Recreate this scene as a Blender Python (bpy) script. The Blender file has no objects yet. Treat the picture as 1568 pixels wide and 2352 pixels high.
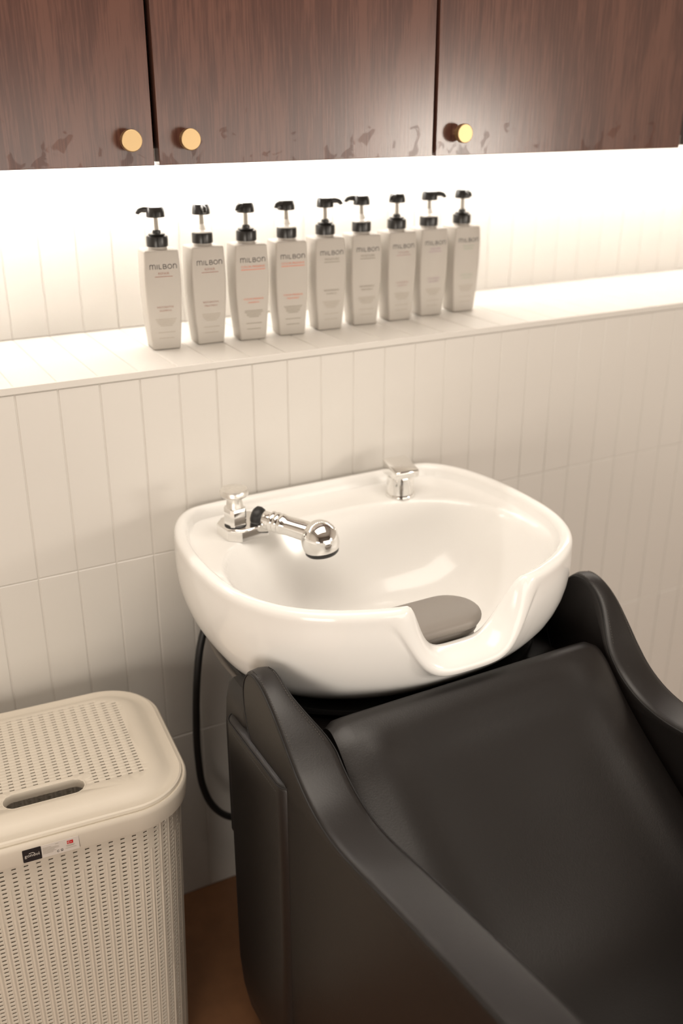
import bpy, bmesh, math, random
from mathutils import Vector, Matrix
from mathutils.geometry import delaunay_2d_cdt

random.seed(7)
R = math.radians
PI = math.pi
scene = bpy.context.scene
C = scene.collection

# ------------------------------------------------------------------ camera
cam_d = bpy.data.cameras.new('camera')
cam = bpy.data.objects.new('camera', cam_d)
C.objects.link(cam)
cam_d.sensor_fit = 'HORIZONTAL'
cam_d.sensor_width = 24.0
cam_d.lens = 2289.0 / 1568.0 * 24.0
cam.location = (0.0, -1.5, 1.4745)
_p, _a = R(22.8), R(61.47)
_fw = Vector((math.cos(_a) * math.cos(_p), math.sin(_a) * math.cos(_p), -math.sin(_p)))
cam.rotation_euler = _fw.to_track_quat('-Z', 'Y').to_euler()
cam_d.clip_start = 0.05
cam_d.dof.use_dof = True
cam_d.dof.focus_distance = 1.40
cam_d.dof.aperture_fstop = 2.5
scene.camera = cam

# ------------------------------------------------------------------ light
world = bpy.data.worlds.new('world')
scene.world = world
world.use_nodes = True
world.node_tree.nodes['Background'].inputs[0].default_value = (1.0, 0.9, 0.8, 1)
world.node_tree.nodes['Background'].inputs[1].default_value = 0.05

WARM = (1.0, 0.905, 0.795)


def area(name, loc, target, size, power, color=WARM, shape='DISK', size_y=None):
    d = bpy.data.lights.new(name, 'AREA')
    d.shape = shape
    d.size = size
    if size_y:
        d.size_y = size_y
    d.energy = power
    d.color = color
    o = bpy.data.objects.new(name, d)
    C.objects.link(o)
    o.location = loc
    o.rotation_euler = (Vector(target) - Vector(loc)).to_track_quat('-Z', 'Y').to_euler()
    return o


area('room_lamp', (2.45, -2.2, 1.22), (0.9, 0.0, 1.0), 0.42, 13)
area('opposite_light', (1.55, -3.30, 0.95), (1.55, 0.0, 0.95), 2.7, 28, shape='RECTANGLE', size_y=0.92)  # added area light, stands for the unseen bright zone mirrored in the doors
area('side_fill', (-1.35, -2.35, 0.65), (0.5, -0.3, 0.55), 1.2, 33, shape='RECTANGLE', size_y=1.0)  # added low fill from front left, brightens basin hull, basket and lower wall
area('ceiling_panel', (0.40, -0.85, 2.56), (0.40, -0.80, 0.0), 2.0, 32, shape='RECTANGLE', size_y=1.1)

scene.view_settings.view_transform = 'Standard'
scene.view_settings.look = 'None'
scene.view_settings.gamma = 1.0
scene.view_settings.use_curve_mapping = False
scene.view_settings.exposure = 0.0


# ------------------------------------------------------------------ materials
def mat(name, color, rough=0.5, metal=0.0, spec=0.5, coat=0.0, bump=None, noise=None, emit=None, trans=0.0,
        sheen=0.0, vary=None):
    """bump: (scale, strength, distance); vary: (scale, amount) tonal variation of the base colour."""
    m = bpy.data.materials.new(name)
    m.use_nodes = True
    nt = m.node_tree
    b = nt.nodes['Principled BSDF']
    b.inputs['Base Color'].default_value = (*color, 1)
    b.inputs['Roughness'].default_value = rough
    b.inputs['Metallic'].default_value = metal
    b.inputs['Specular IOR Level'].default_value = spec
    b.inputs['Coat Weight'].default_value = coat
    b.inputs['Coat Roughness'].default_value = 0.05
    b.inputs['Transmission Weight'].default_value = trans
    b.inputs['Sheen Weight'].default_value = sheen
    if emit:
        b.inputs['Emission Color'].default_value = (*emit[0], 1)
        b.inputs['Emission Strength'].default_value = emit[1]
    if bump or vary:
        tc = nt.nodes.new('ShaderNodeTexCoord')
    if bump:
        n = nt.nodes.new('ShaderNodeTexNoise')
        n.inputs['Scale'].default_value = bump[0]
        n.inputs['Detail'].default_value = 4
        nt.links.new(tc.outputs['Object'], n.inputs['Vector'])
        bp = nt.nodes.new('ShaderNodeBump')
        bp.inputs['Strength'].default_value = bump[1]
        bp.inputs['Distance'].default_value = bump[2]
        nt.links.new(n.outputs['Fac'], bp.inputs['Height'])
        nt.links.new(bp.outputs['Normal'], b.inputs['Normal'])
    if vary:
        n = nt.nodes.new('ShaderNodeTexNoise')
        n.inputs['Scale'].default_value = vary[0]
        n.inputs['Detail'].default_value = 5
        nt.links.new(tc.outputs['Object'], n.inputs['Vector'])
        mx = nt.nodes.new('ShaderNodeMix')
        mx.data_type = 'RGBA'
        k = vary[1]
        mx.inputs['A'].default_value = (*[c * (1 - k) for c in color], 1)
        mx.inputs['B'].default_value = (*[min(1, c * (1 + k)) for c in color], 1)
        nt.links.new(n.outputs['Fac'], mx.inputs['Factor'])
        nt.links.new(mx.outputs['Result'], b.inputs['Base Color'])
    return m


def wood_material():
    m = bpy.data.materials.new('walnut_laminate')
    m.use_nodes = True
    nt = m.node_tree
    L = nt.links
    b = nt.nodes['Principled BSDF']
    tc = nt.nodes.new('ShaderNodeTexCoord')
    mp = nt.nodes.new('ShaderNodeMapping')
    mp.inputs['Scale'].default_value = (1.0, 1.0, 0.045)
    L.new(tc.outputs['Object'], mp.inputs['Vector'])
    n1 = nt.nodes.new('ShaderNodeTexNoise')       # fine vertical grain
    n1.inputs['Scale'].default_value = 260
    n1.inputs['Detail'].default_value = 6
    n1.inputs['Roughness'].default_value = 0.65
    L.new(mp.outputs['Vector'], n1.inputs['Vector'])
    mp2 = nt.nodes.new('ShaderNodeMapping')
    mp2.inputs['Scale'].default_value = (1.0, 1.0, 0.16)
    L.new(tc.outputs['Object'], mp2.inputs['Vector'])
    n2 = nt.nodes.new('ShaderNodeTexNoise')       # broad figure
    n2.inputs['Scale'].default_value = 16
    n2.inputs['Detail'].default_value = 3
    n2.inputs['Distortion'].default_value = 1.2
    L.new(mp2.outputs['Vector'], n2.inputs['Vector'])
    w = nt.nodes.new('ShaderNodeMath')
    w.operation = 'MULTIPLY_ADD'
    L.new(n2.outputs['Fac'], w.inputs[0])
    w.inputs[1].default_value = 0.75
    L.new(n1.outputs['Fac'], w.inputs[2])
    cr = nt.nodes.new('ShaderNodeValToRGB')
    cr.color_ramp.elements[0].position = 0.55
    cr.color_ramp.elements[0].color = (0.050, 0.0200, 0.0150, 1)
    cr.color_ramp.elements[1].position = 1.15
    cr.color_ramp.elements[1].color = (0.108, 0.046, 0.032, 1)
    e = cr.color_ramp.elements.new(0.84)
    e.color = (0.074, 0.0300, 0.0215, 1)
    L.new(w.outputs[0], cr.inputs['Fac'])
    L.new(cr.outputs['Color'], b.inputs['Base Color'])
    # greasy finger marks around the knobs, along the lower edge of the door
    n3 = nt.nodes.new('ShaderNodeTexNoise')
    n3.inputs['Scale'].default_value = 42
    n3.inputs['Detail'].default_value = 2
    n3.inputs['Distortion'].default_value = 0.8
    L.new(tc.outputs['Object'], n3.inputs['Vector'])
    sx = nt.nodes.new('ShaderNodeSeparateXYZ')
    L.new(tc.outputs['Object'], sx.inputs[0])
    low = nt.nodes.new('ShaderNodeMapRange')
    low.inputs['From Min'].default_value = 0.02
    low.inputs['From Max'].default_value = 0.13
    low.inputs['To Min'].default_value = 0.0
    low.inputs['To Max'].default_value = -0.3
    L.new(sx.outputs['Z'], low.inputs['Value'])
    ad = nt.nodes.new('ShaderNodeMath')
    ad.operation = 'ADD'
    L.new(n3.outputs['Fac'], ad.inputs[0])
    L.new(low.outputs['Result'], ad.inputs[1])
    r3 = nt.nodes.new('ShaderNodeMapRange')
    r3.inputs['From Min'].default_value = 0.585
    r3.inputs['From Max'].default_value = 0.64
    r3.inputs['To Min'].default_value = 0.75
    r3.inputs['To Max'].default_value = 0.45
    L.new(ad.outputs[0], r3.inputs['Value'])
    L.new(r3.outputs['Result'], b.inputs['Specular IOR Level'])
    b.inputs['Roughness'].default_value = 0.24
    bp = nt.nodes.new('ShaderNodeBump')
    bp.inputs['Strength'].default_value = 0.10
    bp.inputs['Distance'].default_value = 0.0006
    L.new(n1.outputs['Fac'], bp.inputs['Height'])
    L.new(bp.outputs['Normal'], b.inputs['Normal'])
    return m


M = {
    'tile': mat('glazed_tile', (0.645, 0.618, 0.577), 0.30, spec=0.45, bump=(6, 0.15, 0.004), vary=(3.0, 0.02)),
    'grout': mat('grout', (0.625, 0.597, 0.555), 0.8),
    'paint': mat('wall_paint', (0.80, 0.77, 0.72), 0.8),
    'ceiling': mat('ceiling_paint', (0.45, 0.42, 0.39), 0.9),
    'far_wall': mat('far_wall_paint', (0.22, 0.20, 0.185), 0.8),
    'floor': mat('brown_floor', (0.19, 0.085, 0.036), 0.45, bump=(60, 0.1, 0.001), vary=(25, 0.25)),
    'wood': wood_material(),
    'carcass': mat('dark_carcass', (0.03, 0.018, 0.014), 0.6, vary=(20, 0.2)),
    'brass': mat('satin_brass', (0.60, 0.43, 0.23), 0.42, metal=1.0, bump=(300, 0.03, 0.0003)),
    'led': mat('led_diffuser', (1, 1, 1), 0.5, emit=((1.0, 0.94, 0.875), 58.0)),
    'alu': mat('aluminium', (0.75, 0.74, 0.72), 0.4, metal=1.0, bump=(200, 0.02, 0.0003)),
    'porcelain': mat('white_porcelain', (0.88, 0.87, 0.845), 0.15, spec=0.45, coat=0.15, bump=(3, 0.02, 0.002)),
    'chrome': mat('chrome', (0.86, 0.85, 0.83), 0.06, metal=1.0, bump=(40, 0.01, 0.0005)),
    'chrome_satin': mat('limescaled_chrome', (0.80, 0.78, 0.74), 0.32, metal=0.85, bump=(250, 0.25, 0.0008), vary=(180, 0.15)),
    'black_rubber': mat('black_rubber', (0.012, 0.012, 0.012), 0.45, bump=(120, 0.05, 0.0005)),
    'black_plastic': mat('black_pump_plastic', (0.016, 0.015, 0.014), 0.28, bump=(150, 0.02, 0.0003)),
    'white_plastic': mat('white_pump_plastic', (0.80, 0.77, 0.72), 0.4, bump=(150, 0.02, 0.0003)),
    'clear_stem': mat('grey_pump_stem', (0.36, 0.33, 0.28), 0.3, bump=(150, 0.02, 0.0003)),
    'bottle': mat('white_bottle_plastic', (0.50, 0.465, 0.42), 0.45, bump=(80, 0.01, 0.0003)),
    'vinyl': mat('dark_vinyl', (0.0064, 0.0046, 0.0040), 0.42, spec=0.55, bump=(420, 0.22, 0.0006), vary=(9, 0.10)),
    'vinyl_seam': mat('dark_seam', (0.006, 0.005, 0.005), 0.6, bump=(420, 0.1, 0.0004)),
    'stitch': mat('grey_thread', (0.065, 0.058, 0.050), 0.7, bump=(500, 0.2, 0.0003)),
    'plate': mat('grey_plate', (0.16, 0.145, 0.13), 0.45, bump=(200, 0.05, 0.0004)),
    'gel': mat('grey_neck_gel', (0.24, 0.215, 0.19), 0.50, bump=(500, 0.2, 0.0005)),
    'basket': mat('cream_basket_plastic', (0.66, 0.60, 0.51), 0.48, bump=(260, 0.10, 0.0006), vary=(6, 0.03)),
    'sticker_black': mat('black_sticker', (0.014, 0.012, 0.014), 0.4, vary=(60, 0.1)),
    'sticker_white': mat('clear_white_sticker', (0.66, 0.61, 0.56), 0.35, vary=(60, 0.02)),
    'sticker_red': mat('red_sticker', (0.55, 0.02, 0.025), 0.45, vary=(60, 0.1)),
    'ink_black': mat('ink_black', (0.035, 0.03, 0.03), 0.5, vary=(60, 0.1)),
    'ink_brown': mat('ink_brown', (0.36, 0.19, 0.15), 0.5, vary=(60, 0.1)),
    'ink_red': mat('ink_red', (0.72, 0.20, 0.11), 0.5, vary=(60, 0.1)),
    'ink_grey': mat('ink_grey', (0.27, 0.235, 0.18), 0.5, vary=(60, 0.1)),
    'ink_mauve': mat('ink_mauve', (0.42, 0.26, 0.25), 0.5, vary=(60, 0.1)),
    'ink_purple': mat('ink_purple', (0.38, 0.25, 0.33), 0.5, vary=(60, 0.1)),
    'ink_green': mat('ink_green', (0.33, 0.42, 0.30), 0.5, vary=(60, 0.1)),
    'ink_text': mat('ink_text', (0.40, 0.35, 0.29), 0.5, vary=(60, 0.1)),
}


# ------------------------------------------------------------------ helpers
def link(name, me, m=None, parent=None):
    o = bpy.data.objects.new(name, me)
    C.objects.link(o)
    if m is not None and me is not None and not me.materials:
        me.materials.append(M[m] if isinstance(m, str) else m)
    if parent is not None:
        o.parent = parent
    return o


def mesh_from(name, verts, faces, smooth=True, auto=None):
    me = bpy.data.meshes.new(name)
    me.from_pydata([tuple(v) for v in verts], [], faces)
    me.validate()
    bm = bmesh.new()
    bm.from_mesh(me)
    bmesh.ops.recalc_face_normals(bm, faces=bm.faces)
    bm.to_mesh(me)
    bm.free()
    if smooth:
        me.polygons.foreach_set('use_smooth', [True] * len(me.polygons))
        if auto:
            me.set_sharp_from_angle(angle=R(auto))
    return me


def obj(name, verts, faces, m, parent=None, smooth=True, auto=None):
    return link(name, mesh_from(name, verts, faces, smooth, auto), m, parent)


def bm_mesh(name, bm, smooth=True, auto=40):
    me = bpy.data.meshes.new(name)
    bm.to_mesh(me)
    bm.free()
    if smooth:
        me.polygons.foreach_set('use_smooth', [True] * len(me.polygons))
        me.set_sharp_from_angle(angle=R(auto))
    return me


def box_mesh(name, lo, hi, bev=0.0, seg=2, auto=40):
    bm = bmesh.new()
    bmesh.ops.create_cube(bm, size=1.0)
    lo, hi = Vector(lo), Vector(hi)
    c, s = (lo + hi) / 2, hi - lo
    for v in bm.verts:
        v.co = Vector((v.co.x * s.x, v.co.y * s.y, v.co.z * s.z)) + c
    if bev > 0:
        bmesh.ops.bevel(bm, geom=list(bm.edges), offset=bev, segments=seg, profile=0.5, affect='EDGES')
    return bm_mesh(name, bm, True, auto)


def box(name, lo, hi, m, parent=None, bev=0.0, seg=2):
    return link(name, box_mesh(name, lo, hi, bev, seg), m, parent)


def empty(name, loc=(0, 0, 0), rz=0.0):
    o = bpy.data.objects.new(name, None)
    o.empty_display_size = 0.05
    C.objects.link(o)
    o.location = loc
    o.rotation_euler = (0, 0, rz)
    return o


def tag(o, label, cat, group=None):
    o['label'] = label
    o['category'] = cat
    if group:
        o['group'] = group
    return o


def struct(o):
    o['kind'] = 'structure'
    return o


def lathe_data(profile, n=32, center=(0, 0), ridges=None):
    """profile: list of (r, z); closed to the axis when r == 0. ridges: (set of indices, count, depth)."""
    V, F = [], []
    rows = []
    for k, (r, z) in enumerate(profile):
        if r < 1e-7:
            rows.append([len(V)])
            V.append((center[0], center[1], z))
        else:
            ids = []
            for i in range(n):
                a = 2 * PI * i / n
                rr = r
                if ridges and k in ridges[0]:
                    rr = r - ridges[1] * (i % 2)
                ids.append(len(V))
                V.append((center[0] + rr * math.cos(a), center[1] + rr * math.sin(a), z))
            rows.append(ids)
    for a, b in zip(rows[:-1], rows[1:]):
        if len(a) == 1 and len(b) == 1:
            continue
        for i in range(n):
            j = (i + 1) % n
            if len(a) == 1:
                F.append((a[0], b[i], b[j]))
            elif len(b) == 1:
                F.append((a[i], a[j], b[0]))
            else:
                F.append((a[i], a[j], b[j], b[i]))
    return V, F


def lathe(name, profile, m, parent=None, n=32, center=(0, 0), auto=35, ridges=None):
    V, F = lathe_data(profile, n, center, ridges)
    return obj(name, V, F, m, parent, True, auto)


def orient(o, origin, axis, xhint=None):
    """place o with its local z along axis."""
    z = Vector(axis).normalized()
    x = Vector(xhint) if xhint is not None else (Vector((1, 0, 0)) if abs(z.x) < 0.9 else Vector((0, 1, 0)))
    y = z.cross(x).normalized()
    x = y.cross(z)
    mt = Matrix((x, y, z)).transposed().to_4x4()
    mt.translation = Vector(origin)
    o.matrix_local = mt
    return o


def catmull(pts, per=8, closed=False):
    pts = [Vector(p) for p in pts]
    n = len(pts)
    out = []
    rng = n if closed else n - 1
    for i in range(rng):
        p0 = pts[(i - 1) % n] if closed or i > 0 else pts[0] * 2 - pts[1]
        p1, p2 = pts[i], pts[(i + 1) % n]
        p3 = pts[(i + 2) % n] if closed or i + 2 < n else pts[-1] * 2 - pts[-2]
        for k in range(per):
            t = k / per
            out.append(0.5 * ((2 * p1) + (p2 - p0) * t + (2 * p0 - 5 * p1 + 4 * p2 - p3) * t * t
                              + (3 * p1 - p0 - 3 * p2 + p3) * t ** 3))
    if not closed:
        out.append(pts[-1].copy())
    return out


def resample(pts, n, closed=True):
    P = list(pts) + ([pts[0]] if closed else [])
    L = [0.0]
    for a, b in zip(P[:-1], P[1:]):
        L.append(L[-1] + (b - a).length)
    out = []
    k = 0
    cnt = n if closed else n
    for i in range(cnt):
        s = L[-1] * i / (n if closed else n - 1)
        while k < len(L) - 2 and L[k + 1] < s:
            k += 1
        d = L[k + 1] - L[k]
        t = 0 if d < 1e-12 else (s - L[k]) / d
        out.append(P[k].lerp(P[k + 1], min(1, max(0, t))))
    return out


def tube_data(path, rad, n=10, caps=True):
    path = [Vector(p) for p in path]
    rads = rad if isinstance(rad, (list, tuple)) else [rad] * len(path)
    V, F = [], []
    t0 = (path[1] - path[0]).normalized()
    ref = Vector((0, 0, 1)) if abs(t0.z) < 0.9 else Vector((1, 0, 0))
    nrm = (ref - t0 * ref.dot(t0)).normalized()
    for i, p in enumerate(path):
        a = path[max(0, i - 1)]
        b = path[min(len(path) - 1, i + 1)]
        t = (b - a).normalized()
        nrm = (nrm - t * nrm.dot(t)).normalized()
        bi = t.cross(nrm)
        for k in range(n):
            an = 2 * PI * k / n
            V.append(p + (nrm * math.cos(an) + bi * math.sin(an)) * rads[i])
    for i in range(len(path) - 1):
        for k in range(n):
            F.append((i * n + k, i * n + (k + 1) % n, (i + 1) * n + (k + 1) % n, (i + 1) * n + k))
    if caps:
        F.append(tuple(range(n - 1, -1, -1)))
        F.append(tuple((len(path) - 1) * n + k for k in range(n)))
    return V, F


def tube(name, path, rad, m, parent=None, n=10, auto=45):
    V, F = tube_data(path, rad, n)
    return obj(name, V, F, m, parent, True, auto)


def round_rect(hx, hy, r, seg=8):
    """closed outline, counter-clockwise, list of Vector2."""
    out = []
    for cx, cy, a0 in ((hx - r, hy - r, 0), (-hx + r, hy - r, 90), (-hx + r, -hy + r, 180), (hx - r, -hy + r, 270)):
        for k in range(seg + 1):
            a = R(a0 + 90 * k / seg)
            out.append(Vector((cx + r * math.cos(a), cy + r * math.sin(a))))
    return out


def loft(rings, close_first=True, close_last=True, closed=True):
    V, F = [], []
    n = len(rings[0])
    for r in rings:
        V += [tuple(p) for p in r]
    for i in range(len(rings) - 1):
        for k in range(n if closed else n - 1):
            j = (k + 1) % n
            F.append((i * n + k, i * n + j, (i + 1) * n + j, (i + 1) * n + k))
    if close_first:
        F.append(tuple(range(n - 1, -1, -1)))
    if close_last:
        b = (len(rings) - 1) * n
        F.append(tuple(b + k for k in range(n)))
    return V, F


def text_data(body, size, spacing=1.0):
    cu = bpy.data.curves.new('tmp_text', 'FONT')
    cu.body = body
    cu.size = size
    cu.space_character = spacing
    cu.align_x = 'CENTER'
    cu.resolution_u = 2
    o = bpy.data.objects.new('tmp_text', cu)
    C.objects.link(o)
    dg = bpy.context.evaluated_depsgraph_get()
    dg.update()
    me = bpy.data.meshes.new_from_object(o.evaluated_get(dg))
    V = [v.co.copy() for v in me.vertices]
    F = [tuple(p.vertices) for p in me.polygons]
    bpy.data.objects.remove(o)
    bpy.data.curves.remove(cu)
    bpy.data.meshes.remove(me)
    return V, F


def stroke_data(polylines, width):
    """flat strokes in the xy plane."""
    V, F = [], []
    for pl in polylines:
        pl = [Vector((p[0], p[1])) for p in pl]
        closed = (pl[0] - pl[-1]).length < 1e-9
        base = len(V)
        m = len(pl)
        for i, p in enumerate(pl):
            a = pl[i - 1] if i > 0 else (pl[-2] if closed else p)
            b = pl[i + 1] if i < m - 1 else (pl[1] if closed else p)
            t1 = (p - a).normalized() if (p - a).length > 1e-9 else None
            t2 = (b - p).normalized() if (b - p).length > 1e-9 else None
            t1 = t1 or t2
            t2 = t2 or t1
            n1, n2 = Vector((-t1.y, t1.x)), Vector((-t2.y, t2.x))
            nn = (n1 + n2).normalized()
            k = min(1.6, 1.0 / max(0.3, nn.dot(n1)))
            V.append((p + nn * width / 2 * k).to_3d())
            V.append((p - nn * width / 2 * k).to_3d())
        for i in range(m - 1):
            F.append((base + 2 * i, base + 2 * i + 1, base + 2 * i + 3, base + 2 * i + 2))
    return V, F


def arc(cx, cy, rx, ry, a0, a1, n=8):
    return [(cx + rx * math.cos(R(a0 + (a1 - a0) * i / n)), cy + ry * math.sin(R(a0 + (a1 - a0) * i / n))) for i in range(n + 1)]


def copy_tree(o, parent=None):
    c = o.copy()
    C.objects.link(c)
    if parent is not None:
        c.parent = parent
    for ch in list(o.children):
        copy_tree(ch, c)
    return c


# ================================================================== THE SETTING
X0, X1 = -1.6, 3.3
YB = 0.32           # recessed wall above the ledge
YF = -3.4
ZL = 1.0694         # top of the ledge
H = 2.6
PITCH, JX = 0.0645, 0.2590
JOINT = 0.0015

floor_o = struct(box('floor', (X0, YF, -0.06), (X1, YB + 0.1, 0.0), 'floor'))
ceil_o = struct(box('ceiling', (X0, YF, H), (X1, YB + 0.1, H + 0.06), 'ceiling'))
wall_left = struct(box('wall_left', (X0 - 0.08, YF, -0.06), (X0, YB + 0.1, H), 'paint'))
wall_right = struct(box('wall_right', (X1, YF, -0.06), (X1 + 0.08, YB + 0.1, H), 'paint'))
wall_front = struct(box('wall_front', (X0 - 0.08, YF - 0.08, -0.06), (X1 + 0.08, YF, H), 'far_wall'))
TT = 0.006          # how far a tile stands in front of its wall core
wall_back = struct(box('wall_back', (X0, YB + TT - 0.0045, ZL - 0.02), (X1, YB + 0.1, H), 'grout'))
wall_lower = struct(box('wall_lower', (X0, TT - 0.0045, 0.0), (X1, YB + 0.1, ZL - 0.0016), 'grout'))


def tile_mesh(name, w, h, t=0.006, bev=0.0011):
    """tile lying in xz, front at y = 0 facing -y, back at y = +t; only the front rim is eased."""
    a, b = w / 2, h / 2
    V = [(-a + bev, 0, -b + bev), (a - bev, 0, -b + bev), (a - bev, 0, b - bev), (-a + bev, 0, b - bev),
         (-a, bev, -b), (a, bev, -b), (a, bev, b), (-a, bev, b),
         (-a, t, -b), (a, t, -b), (a, t, b), (-a, t, b)]
    F = [(0, 1, 2, 3)]
    for i in range(4):
        j = (i + 1) % 4
        F += [(i, 4 + i, 4 + j, j), (4 + i, 8 + i, 8 + j, 4 + j)]
    me = mesh_from(name, V, F, False)
    me.materials.append(M['tile'])
    return me


def tile_row(z0, z1, y, parent, horizontal=False):
    w = PITCH - JOINT
    if horizontal:
        me = tile_mesh('tile', w, z1 - z0 - JOINT)
    else:
        me = tile_mesh('tile', w, z1 - z0 - JOINT)
    k0 = math.ceil((X0 - JX) / PITCH)
    k1 = math.floor((X1 - JX) / PITCH)
    k0, k1 = max(k0, -12), min(k1, 30)
    for k in range(k0, k1):
        o = bpy.data.objects.new('tile', me)
        C.objects.link(o)
        o.parent = parent
        xc = JX + (k + 0.5) * PITCH
        # every tile sits a hair differently
        dy = random.uniform(-0.0002, 0.0002)
        if horizontal:
            o.location = (xc, (z0 + z1) / 2, y + dy * 0.4)
            o.rotation_euler = (R(-90), 0, 0)
        else:
            o.location = (xc, y + dy, (z0 + z1) / 2)
            o.rotation_euler = (random.uniform(-0.001, 0.001), 0, random.uniform(-0.0016, 0.0016))


tile_row(0.751, 1.0585, 0.0, wall_lower)
tile_row(0.375, 0.751, 0.0, wall_lower)
tile_row(0.001, 0.375, 0.0, wall_lower)
tile_row(0.0, YB, ZL, wall_lower, horizontal=True)
tile_row(ZL, 1.3800, YB, wall_back)
struct(box('trim_1', (X0, -0.0016, 1.0592), (X1, 0.004, ZL + 0.0006), 'tile', None, 0.0006, 1))

# ================================================================== WALL CABINETS
CZ, CT = 1.3785, 2.25
CY = -0.040          # door fronts
DT = 0.019


def knob_proto(parent, x, z):
    k = lathe('knob', [(0.0065, 0.0), (0.0065, 0.0125), (0.0075, 0.0130), (0.0147, 0.0132), (0.0150, 0.0140),
                       (0.0150, 0.0222), (0.0146, 0.0230), (0.0138, 0.0233), (0.0, 0.0233)],
              'brass', parent, n=96, auto=12, ridges=({4, 5}, 0.0006))
    k['label'] = 'round knurled brass knob'
    orient(k, (x, 0.0, z), (0, -1, 0))
    return k


def cabinet(name, x0, x1, doors, label, group):
    root = empty(name, ((x0 + x1) / 2, CY + DT, CZ))
    tag(root, label, 'cabinet', group)
    ox, oy, oz = root.location
    d0, d1 = CY + DT + 0.001, YB + 0.001
    t = 0.018
    zt = CT - CZ
    for nm, lo, hi in (('side_panel', (x0, d0, CZ + 0.004), (x0 + t, d1, CT)), ('side_panel', (x1 - t, d0, CZ + 0.004), (x1, d1, CT)),
                       ('bottom_panel', (x0 + t, d0, CZ + 0.004), (x1 - t, d1, CZ + 0.004 + t)),
                       ('top_panel', (x0 + t, d0, CT - t), (x1 - t, d1, CT))):
        box(nm, [a - b for a, b in zip(lo, (ox, oy, oz))], [a - b for a, b in zip(hi, (ox, oy, oz))],
            'carcass' if nm != 'bottom_panel' else 'paint', root)
    for (a, b, kx) in doors:
        d = link('door', box_mesh('door', (a - b) and (-(b - a) / 2, 0, 0), ((b - a) / 2, DT, zt), 0.0008, 1), 'wood', root)
        d.location = ((a + b) / 2 - ox, CY - oy, 0)
        if kx is not None:
            knob_proto(d, kx - (a + b) / 2, 1.4135 - CZ)
    return root


cabinet('wall_cabinet', 0.010, 0.9670, [(0.012, 0.4880, 0.4500), (0.4955, 0.9640, 0.5370)],
        'two-door walnut wall cabinet with two knobs side by side', 'dark walnut wall cabinets above the ledge')
cabinet('wall_cabinet', 0.9680, 1.5600, [(0.9705, 1.5215, 1.0125)],
        'walnut wall cabinet with one single door and one brass knob', 'dark walnut wall cabinets above the ledge')

cabinet('wall_cabinet', 1.5610, 2.4600, [(1.5640, 2.0080, 1.966), (2.0150, 2.4580, 2.057)],
        'walnut wall cabinet at the dark end of the row', 'dark walnut wall cabinets above the ledge')

# LED strip under the cabinets
led = empty('led_strip', (0.9, 0.255, CZ))
tag(led, 'long warm white LED strip lamp hidden under the walnut cabinets', 'light')
box('housing', (-1.1, -0.010, -0.006), (1.55, 0.010, 0.0038), 'alu', led, 0.001, 1)
box('diffuser', (-1.095, -0.008, -0.0078), (1.545, 0.008, -0.0061), 'led', led)

# ================================================================== WASH BASIN
BX = 0.748
half = [(-0.0085, 0.0), (-0.0085, 0.12), (-0.0100, 0.195), (-0.0190, 0.238), (-0.052, 0.270), (-0.100, 0.2905), (-0.160, 0.3020),
        (-0.230, 0.3060), (-0.310, 0.3010), (-0.370, 0.2840), (-0.420, 0.2530), (-0.460, 0.2050), (-0.488, 0.1480),
        (-0.5055, 0.0900), (-0.5125, 0.0350)]
pts = [Vector((BX + h, y)) for y, h in half] + [Vector((BX - h, y)) for y, h in reversed(half[1:])]
pts = [p.to_3d() for p in pts]
NB = 300
outline = resample(catmull(pts, 16, True), NB, True)
outline = [Vector((p.x, p.y)) for p in outline]
norms = []
for i in range(NB):
    t = (outline[(i + 1) % NB] - outline[i - 1]).normalized()
    n = Vector((t.y, -t.x))
    cc = Vector((BX, -0.25)) - outline[i]
    if n.dot(cc) < 0:
        n = -n
    norms.append(n)          # inward
ZR = 0.833


def dip(p, wid=0.104):
    if p.y > -0.42:
        return 0.0
    w = abs(p.x - BX) / wid
    if w >= 1:
        return 0.0
    return 0.5 * (1 + math.cos(PI * w ** 2.3))


DIP = 0.082
rings = []
# rim profile: (inset, dz) on the plain rim, (inset, dz) in the neck notch
prof_in = [((0.0230, -0.0200), (0.056, -0.110)), ((0.0205, -0.0090), (0.052, -0.0990)), ((0.0180, -0.0035), (0.047, -0.0930)),
           ((0.0135, -0.0005), (0.040, -0.0890)), ((0.0090, 0.0), (0.031, -0.0880)), ((0.0050, -0.0012), (0.020, -0.0905)),
           ((0.0018, -0.0045), (0.007, -0.0940)), ((0.0004, -0.0090), (-0.001, -0.1010)), ((0.0, -0.0140), (-0.0050, -0.1080)),
           ((0.0, -0.0170), (-0.0050, -0.1130)), ((0.0, -0.0190), (-0.0025, -0.1160)), ((0.0, -0.0205), (0.0025, -0.1175))]
wids = [0.100, 0.100, 0.100, 0.101, 0.104, 0.109, 0.115, 0.121, 0.126, 0.129, 0.131, 0.132]
dips = [dip(p) for p in outline]


def rim_ring(k):
    (a0, z0), (a1, z1) = prof_in[k]
    out = []
    for p, n in zip(outline, norms):
        d = dip(p, wids[k])
        q = p + n * (a0 + (a1 - a0) * d)
        out.append(Vector((q.x, q.y, ZR + z0 + (z1 - z0) * d)))
    return out


rim = [rim_ring(k) for k in range(len(prof_in))]
SC = [(0.833, 1.0), (0.812, 1.0), (0.79, 1.0015), (0.765, 0.998), (0.74, 0.986), (0.72, 0.969), (0.70, 0.944), (0.685, 0.917),
      (0.672, 0.888), (0.662, 0.858), (0.653, 0.830), (0.646, 0.790)]


def hull_scale(z):
    for (z1, s1), (z0, s0) in zip(SC[:-1], SC[1:]):
        if z >= z0:
            t = (z - z0) / (z1 - z0)
            return s0 + (s1 - s0) * min(1, t)
    return SC[-1][1]


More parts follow.
